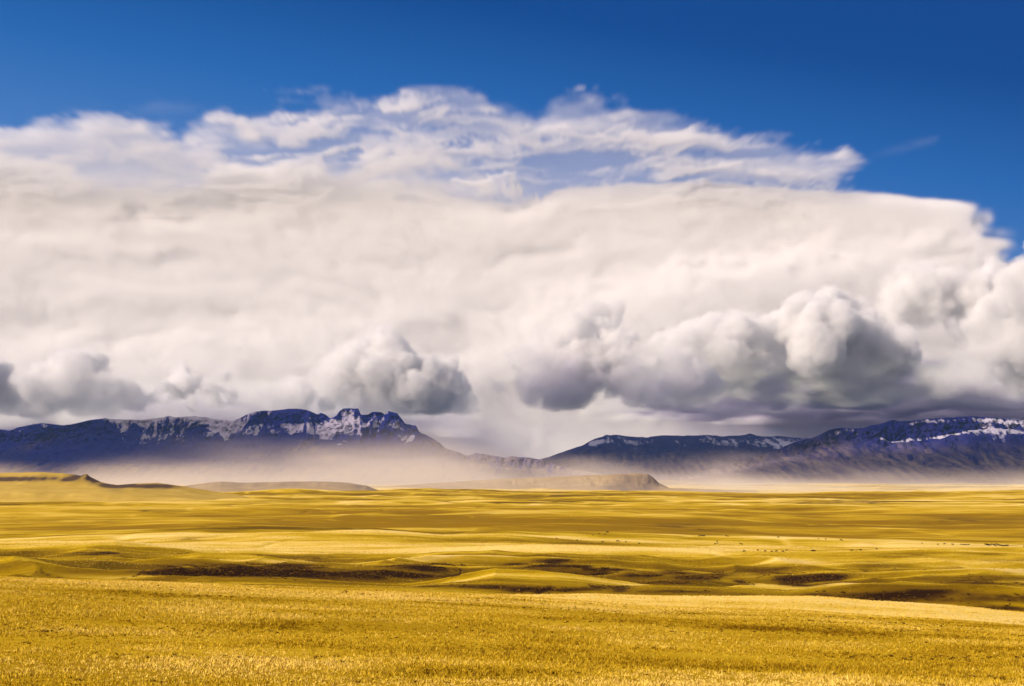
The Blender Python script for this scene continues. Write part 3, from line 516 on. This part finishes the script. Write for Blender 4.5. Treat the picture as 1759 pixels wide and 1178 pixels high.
tau = tau * (1 - sstep(-1, 1, (u - 1455 - .2 * (v - 270)) / 26 + .7 * ww)) + .05 * blob(u, v, 250, 180, 130, 18) * mot + .05 * blob(u, v, 1580, 245, 60, 7, -15) * mot
prof = np.array([0, .7, 1, 1, .7, 0]); den = np.maximum(tau, 0)[:, None, :] * prof[None, :, None] / (3.4 / 6 * 1080)
for ax in range(3):
    s0 = [slice(None)] * 3; s0[ax] = [0, -1]; den[tuple(s0)] = 0
tag(volume('veil_cloud', den, (vx0, 60000, vz0), (vx1, 61080, vz1), VEIL), 'thin fibrous veil of high cloud fraying into the blue', 'cloud', kind='stuff')

# dust blown off the plain at the foot of the mountains
nD3 = (260, 24, 50); x0, x1, y0, y1, z0, z1 = -7500, 7500, 9900, 20300, -40, 640
xx = np.linspace(x0, x1, nD3[0])[:, None, None]; yy = np.linspace(y0, y1, nD3[1])[None, :, None]; zz = np.linspace(z0, z1, nD3[2])[None, None, :]
u, v = proj(xx, yy, zz); nf = fbm3(nD3, (14, 3, 3), 81, 5, .55)
top = poly([(-600, 780), (0, 788), (90, 800), (150, 782), (250, 770), (400, 772), (480, 778), (620, 772), (740, 765), (830, 775), (900, 785), (1000, 780), (1060, 790), (1150, 792), (1250, 776), (1400, 784), (1500, 790), (1759, 792), (2300, 790)], u)
hgt = (v - top - 6) / 20 + .55 * nf
dust = sstep(-.9, 1.4, hgt) ** 1.5 * (.45 + .40 * np.clip(hgt, 0, 2)) * (.42 * sstep(0, .12, (yy - y0) / (y1 - y0)) + .58 * sstep(.45, .62, (yy - y0) / (y1 - y0))) * sstep(1, .9, (yy - y0) / (y1 - y0))
dust = dust * (.84 + .70 * sstep(950, 1300, u)) * sstep(x0, x0 + 900, xx) * sstep(x1, x1 - 900, xx); dust[:, :, [0, -1]] = 0
tag(volume('dust', dust * .00031, (x0, y0, z0), (x1, y1, z1), vmat('pink_dust', .1, (.87, .80, .80), 1.)), 'pinkish dust drifting low along the foot of the mountains', 'dust', kind='stuff')

# ------------------------------------------------------------------ foreground grass, sagebrush, coulee brush
def leafy(P, h, w, nb, seed, lean=.5, spread=.5, bw=.16):
    """nb thin blades (triangles) per plant at points P, heights h, spread widths w"""
    r = np.random.default_rng(seed); n = len(P)
    a = r.uniform(0, 2 * np.pi, (n, nb)); q = r.uniform(0, spread, (n, nb)) * w[:, None]
    bx_ = P[:, 0, None] + q * np.cos(a); by_ = P[:, 1, None] + q * np.sin(a); bz_ = np.broadcast_to(P[:, 2, None] - .04, (n, nb))
    hh = h[:, None] * r.uniform(.55, 1.1, (n, nb)); ln = lean * hh * r.uniform(.2, 1, (n, nb)); a2 = a + r.normal(0, .6, (n, nb))
    f = r.uniform(0, np.pi, (n, nb)); ww = w[:, None] * bw * r.uniform(.6, 1.4, (n, nb))
    V = np.empty((n, nb, 3, 3), np.float32)
    V[:, :, 0] = np.stack([bx_ - ww * np.cos(f), by_ - ww * np.sin(f), bz_], -1); V[:, :, 1] = np.stack([bx_ + ww * np.cos(f), by_ + ww * np.sin(f), bz_], -1)
    V[:, :, 2] = np.stack([bx_ + ln * np.cos(a2), by_ + ln * np.sin(a2), bz_ + hh], -1)
    return V.reshape(-1, 3), np.arange(n * nb * 3).reshape(-1, 3)
rg = np.random.default_rng(5)
def wedge(n, r0, r1, half=15.2, p=1.):
    r = np.sqrt(rg.uniform(0, 1, n) ** p * (r1 ** 2 - r0 ** 2) + r0 ** 2); a = np.radians(rg.uniform(-half, half, n)); return r * np.sin(a), r * np.cos(a)
gx, gy = wedge(330000, 62, 345, half=20, p=1.1); g2_ = wedge(70000, 345, 500); gx = np.concatenate([gx, g2_[0]]); gy = np.concatenate([gy, g2_[1]])
pt = f2(gx / 9, gy / 9, 91, 3); keep = rg.uniform(-2.4, 1.2, len(gx)) < pt + .6; gx, gy, pt = gx[keep], gy[keep], pt[keep]
gp = np.stack([gx, gy, ground_z(gx, gy)], -1); gh = rg.uniform(.10, .27, len(gx)) * (1 + .25 * np.clip(pt, -1, 1.5)); gw = rg.uniform(.12, .32, len(gx))
V, Fc = leafy(gp, gh, gw, 7, 6, lean=.9)
hue = np.clip(.55 + .42 * sstep(320, 380, np.hypot(gx, gy)) + .18 * f2(gx / 14, gy / 14, 95, 3) + .16 * f2(gx / 45, gy / 30, 98, 2) + rg.normal(0, .16, len(gx)), 0, 1)
gmat, t, bs = mat('dry_grass', .8); rp = t.nodes.new('ShaderNodeValToRGB'); t.links.new(attr(t, 'hue'), rp.inputs[0]); e = rp.color_ramp.elements
e[0].color = (.15, .075, .003, 1); e[1].color = (.80, .58, .13, 1); q = e.new(.3); q.color = (.42, .27, .010, 1); q = e.new(.65); q.color = (.60, .42, .030, 1)
t.links.new(rp.outputs[0], bs.inputs['Base Color'])
tag(tri_mesh('grass', V, Fc, {'hue': np.repeat(hue, 21)}, gmat), 'golden bunch grass covering the near slope', 'grass', kind='stuff')
mx2, my2 = wedge(190000, 480, 3000, half=14.2, p=1.25); mb = f2(mx2 / 60, my2 / 60, 151, 3); kp = rg.uniform(-2, 1.6, len(mx2)) < mb + .3; mx2, my2, mb = mx2[kp], my2[kp], mb[kp]
mp_ = np.stack([mx2, my2, ground_z(mx2, my2)], -1); sc_ = .55 + .45 * sstep(500, 2200, np.hypot(mx2, my2))
V, Fc = leafy(mp_, rg.uniform(.22, .55, len(mx2)) * sc_, rg.uniform(.35, 1.0, len(mx2)) * sc_, 6, 10, lean=.8, spread=.5, bw=.26)
bq = b[np.clip(np.searchsorted(rho, np.hypot(mx2, my2)), 0, len(rho) - 1), np.clip(np.searchsorted(thr, np.arctan2(mx2, my2)), 0, len(thr) - 1)]
hue2 = np.clip(.55 + .32 * (1 - sstep(850, 1050, np.hypot(mx2, my2))) + .15 * mb + rg.normal(0, .24, len(mx2)) - .9 * np.clip(bq, 0, 1), 0, 1)
tag(tri_mesh('bunch_grass', V, Fc, {'hue': np.repeat(hue2, 18)}, gmat), 'scattered bunch grass and weeds on the rolling plain beyond the near slope', 'grass', kind='stuff')
sxx, syy = wedge(16000, 92, 335, p=1.); ps = f2(sxx / 16, syy / 8, 101, 3) ; keep = ps + rg.normal(0, .6, len(ps)) > .9; sxx, syy = sxx[keep], syy[keep]
sp = np.stack([sxx, syy, ground_z(sxx, syy)], -1); V, Fc = leafy(sp, rg.uniform(.08, .24, len(sxx)), rg.uniform(.12, .38, len(sxx)), 16, 8, lean=.7, spread=.5, bw=.2)
smat, t, bs = mat('sagebrush_leaf', .9); t.links.new(mixc(t, attr(t, 'hue'), (.045, .022, .006), (.20, .105, .015)), bs.inputs['Base Color'])
tag(tri_mesh('sagebrush', V, Fc, {'hue': np.repeat(rg.uniform(0, 1, len(sxx)), 48)}, smat), 'small dark sage tufts dotted through the near grass', 'sagebrush', kind='stuff')
# brush in the coulee, denser where the banks are dark
ii, jj = np.where((b[rr[0]:rr[-1] + 1, TH0:TH1] > .55) & (rho[rr[0]:rr[-1] + 1, None] < 2000)); ii = ii + rr[0]; jj = jj + TH0
wgt = rho[ii] ** 2 * np.clip(b[ii, jj] - .45, 0, 1) ** 1.5; pick = rg.choice(len(ii), 9000, p=wgt / wgt.sum()); ii, jj = ii[pick], jj[pick]
cxx = X[ii, jj] + rg.normal(0, 3, len(ii)); cyy = Yg[ii, jj] + rg.normal(0, 3, len(ii)); cp = np.stack([cxx, cyy, ground_z(cxx, cyy)], -1)
V, Fc = leafy(cp, rg.uniform(.25, .85, len(ii)), rg.uniform(.6, 1.7, len(ii)), 14, 9, lean=.8, spread=.5, bw=.22)
tag(tri_mesh('brush', V, Fc, {'hue': np.repeat(rg.uniform(0, 1, len(ii)), 42)}, smat), 'dark low brush on the banks of the coulee', 'brush', kind='stuff')

# ------------------------------------------------------------------ cattle
import bmesh
def cow_mesh(name, pose, m):
    bm = bmesh.new()
    def ball(c, r, s=(1, 1, 1)):
        v = bmesh.ops.create_icosphere(bm, subdivisions=2, radius=r)['verts']
        for q in v: q.co = Vector((q.co.x * s[0] + c[0], q.co.y * s[1] + c[1], q.co.z * s[2] + c[2]))
    def limb(pts):
        for (a, ra), (b_, rb) in zip(pts, pts[1:]):
            a, b_ = Vector(a), Vector(b_); n = max(2, int((b_ - a).length / (min(ra, rb) * .6)))
            for k in range(n + 1): ball(a.lerp(b_, k / n), ra + (rb - ra) * k / n)
    z = .42 if pose == 'lying' else 1.0
    ball((.55, 0, z + .02), .40, (1.05, .78, 1.05)); ball((.1, 0, z), .42, (1.5, .88, .98)); ball((-.5, 0, z), .42, (1.3, .85, 1.0)); ball((-.85, 0, z + .08), .33, (1, .85, 1)); ball((.2, 0, z + .3), .2, (4.2, .8, .7))
    if pose == 'grazing': neck = [((.75, 0, z + .12), .27), ((1.1, 0, z - .2), .18), ((1.3, 0, .45), .15)]; head = [((1.3, 0, .42), .16), ((1.45, 0, .14), .09)]
    else: neck = [((.75, 0, z + .12), .27), ((1.1, 0, z + .32), .18), ((1.25, 0, z + .42), .16)]; head = [((1.25, 0, z + .42), .16), ((1.55, 0, z + .28), .09)]
    limb(neck); limb(head)
    h0 = Vector(head[0][0])
    for s in (-1, 1): limb([(h0 + Vector((-.02, s * .1, .06)), .06), (h0 + Vector((-.05, s * .26, .05)), .04)])
    for s in (-1, 1):
        if pose == 'lying':
            limb([((.7, s * .25, .2), .12), ((1.0, s * .3, .08), .07), ((.75, s * .34, .06), .06)]); limb([((-.7, s * .28, .25), .2), ((-.35, s * .4, .12), .09), ((-.65, s * .46, .07), .06)])
        else:
            limb([((.62, s * .2, .85), .15), ((.62, s * .2, .45), .075), ((.63, s * .2, .06), .065)]); limb([((-.82, s * .2, .9), .2), ((-.72, s * .21, .65), .12), ((-.93, s * .21, .42), .075), ((-.88, s * .21, .06), .065)])
    limb([((-1.12, 0, z + .2), .06), ((-1.2, 0, z - .1), .04), ((-1.18, 0, max(z - .5, .1)), .06)])
    me = bpy.data.meshes.new(name); bm.to_mesh(me); bm.free(); o = bpy.data.objects.new(name, me); COL.objects.link(o)
    md = o.modifiers.new('r', 'REMESH'); md.mode = 'VOXEL'; md.voxel_size = .045; md.use_smooth_shade = True
    me2 = bpy.data.meshes.new_from_object(o.evaluated_get(bpy.context.evaluated_depsgraph_get())); bpy.data.objects.remove(o)
    me2.name = name; me2.materials.clear(); me2.materials.append(m); return me2
hide, t, bs = mat('dark_hide', .7); t.links.new(mixc(t, noise_tex(t, 3., 3), (.010, .007, .006), (.035, .018, .010)), bs.inputs['Base Color'])
rhide, t, bs = mat('red_hide', .7); t.links.new(mixc(t, noise_tex(t, 3., 3), (.06, .022, .008), (.11, .045, .016)), bs.inputs['Base Color'])
CM = {p: cow_mesh('cow', p, hide) for p in ('grazing', 'standing', 'lying')}
CMR = CM['grazing'].copy(); CMR.materials.clear(); CMR.materials.append(rhide)
CATTLE = [
 (956, 925.5, 'g', 'faint lone cow farthest left of all the cattle', .8), (991, 928.7, 'g', 'small lone cow midway between the leftmost cow and the upright dark cow', .8),
 (1018, 920.5, 's', 'dark cow seen end on, tallest speck at the left of the scattered cattle', 1.1), (1028.5, 917, 'g', 'faint cow just right of the tall end-on cow near the crest', .8),
 (1038.7, 918, 'g', 'small faint cow just below the big dark cow on the crest', .8), (1042.8, 915.3, 's', 'big black cow on the pale crest, highest of the scattered cattle', 1.2),
 (1034.6, 932, 's', 'black cow standing alone below the tall end-on cow', 1.05), (1060, 930.6, 's', 'dark cow with a calf at its right side on the pale slope', 1.15), (1063.4, 931.3, 'g', 'calf at the right side of a dark cow on the pale slope', .75),
 (1074.4, 931.4, 'g', 'small cow alone just right of the cow and calf', .9), (1097.4, 934.6, 'g', 'small cow alone below and well right of the cow and calf', .95),
 (1199.6, 921.4, 'g', 'small dark cow at the left end of the tight row under the ochre slope', .85), (1203.2, 921.2, 's', 'black cow second from the left in the tight row under the ochre slope', 1.), (1205.6, 921.1, 'g', 'black cow third from the left in the tight row under the ochre slope', 1.05), (1208.4, 921.6, 's', 'biggest black cow at the right end of the tight row under the ochre slope', 1.25),
 (1246.3, 921.4, 'g', 'dark cow alone right of the tight row, at the foot of the ochre slope', .95), (1249.9, 921.9, 'r', 'reddish cow beside the lone dark cow right of the tight row', .75),
 (1230.6, 931, 's', 'topmost and darkest cow of the little trio on the pale slope', 1.05), (1231.6, 934, 'g', 'lower right cow of the little trio on the pale slope', .85), (1227.4, 935.3, 'g', 'lower left cow of the little trio on the pale slope', .9),
 (1272.5, 935.7, 's', 'black cow right of the trio with a faint calf beyond it', 1.), (1269.6, 933.7, 'r', 'faint reddish calf just beyond the black cow right of the trio', .7),
 (1335.5, 924, 's', 'dark cow alone high on the slope above the strung out line', 1.05), (1277, 948.2, 'g', 'dark cow at the left end of the strung out line below the trio', .95),
 (1300, 946, 'g', 'second cow from the left in the strung out line', .75), (1313, 947.8, 'g', 'third cow from the left in the strung out line', .85), (1324, 948.4, 's', 'fourth cow from the left in the strung out line', .8), (1332, 948, 'g', 'fifth cow from the left in the strung out line', .85), (1343, 948.4, 'g', 'sixth cow from the left in the strung out line', .85), (1349.5, 946.5, 's', 'seventh cow from the left in the strung out line, a little above its neighbours', .85),
 (1394, 947.4, 'g', 'bigger dark cow after the wide gap in the strung out line', 1.05), (1397.4, 947, 'g', 'smaller cow touching the right side of the bigger dark cow in the line', .8),
 (1461, 946.5, 'g', 'third last cow at the right part of the strung out line', .8), (1476, 946, 's', 'second last cow at the right part of the strung out line', .9), (1503.5, 944.4, 's', 'last dark cow at the right end of the strung out line', .95),
 (1404, 926, 'r', 'faint reddish cow at the left of the three cattle high on the crest', .7), (1416.7, 927, 's', 'middle dark cow of the three groups high on the crest', .9), (1442, 928.4, 's', 'left cow of the touching pair high on the crest', 1.), (1444.6, 928.8, 'g', 'right cow of the touching pair high on the crest', .9),
 (1581.4, 933.7, 'r', 'lone reddish cow well left of the big packed herd', .8), (1608.6, 935.8, 'g', 'dark cow between the lone reddish cow and the close file left of the herd', .9), (1619.8, 935.3, 's', 'black cow second behind the lone reddish cow left of the herd', 1.05), (1633.7, 936.3, 's', 'black cow just before the close file of five left of the herd', 1.1),
 (1648.4, 936, 'g', 'leftmost cow of the close file of five left of the herd', .9), (1651.6, 936.5, 's', 'second cow of the close file of five left of the herd', .85), (1654.6, 936.2, 'g', 'middle cow of the close file of five left of the herd', .9), (1657.5, 936.7, 'g', 'fourth cow of the close file of five left of the herd', .85), (1661, 936.5, 's', 'rightmost cow of the close file of five left of the herd', .9),
 (1756, 939.3, 'r', 'faint reddish cow at the right edge beyond the packed herd', .9)]
rh = np.random.default_rng(77)
for k in range(28):
    f = (k + .5) / 28; CATTLE.append((1689 + 40 * f + rh.normal(0, .7), 936.2 + 2.9 * f * .6 + rh.uniform(-1.0, 1.2) * (.5 + math.sin(f * 3.14) * .6), 'gsl'[int(rh.integers(0, 3))] if k % 4 else 's', 'dark cow packed into the tight herd near the right edge', float(rh.uniform(.85, 1.15))))
CATTLE[-28] = CATTLE[-28][:3] + ('dark cow at the left tip of the tight herd near the right edge', 1.)
CATTLE[-1] = CATTLE[-1][:3] + ('dark cow at the right tip of the tight herd near the right edge', 1.)
for (u, v, p, lab, s) in CATTLE:
    x, y, z = on_ground(u, v, 1900)
    o = bpy.data.objects.new('cow', CMR if p == 'r' else CM[{'g': 'grazing', 's': 'standing', 'l': 'lying'}[p]]); COL.objects.link(o)
    o.location = (x, y, float(ground_z(x, y)) - .02); s_ = 1.28 * s; o.scale = (s_, s_, s_); end_on = 'end on' in lab
    o.rotation_euler = (0, 0, math.pi / 2 if end_on else (0 if rh.random() < .5 else math.pi) + rh.normal(0, .5))
    tag(o, lab, 'cow', 'cattle grazing on the plain')

# ------------------------------------------------------------------ the air
hz = bpy.data.meshes.new('haze'); a_, b_, c_, d_, e_, f_ = -45000, 45000, -8000, 36800, -90, 1350
hz.from_pydata([(x, y, z) for z in (e_, f_) for y in (c_, d_) for x in (a_, b_)], [], [(0, 2, 3, 1), (4, 5, 7, 6), (0, 1, 5, 4), (2, 6, 7, 3), (0, 4, 6, 2), (1, 3, 7, 5)])
hm = bpy.data.materials.new('air'); hm.use_nodes = True; t = hm.node_tree; t.nodes.clear(); o_ = t.nodes.new('ShaderNodeOutputMaterial'); pv = t.nodes.new('ShaderNodeVolumePrincipled')
pv.inputs['Color'].default_value = (.22, .44, 1, 1); pv.inputs['Density'].default_value = 5e-6; pv.inputs['Anisotropy'].default_value = .2; t.links.new(pv.outputs[0], o_.inputs['Volume'])
hz.materials.append(hm); ho = bpy.data.objects.new('haze', hz); COL.objects.link(ho); tag(ho, 'thin blue air between the viewer and the mountains', 'haze', kind='stuff')
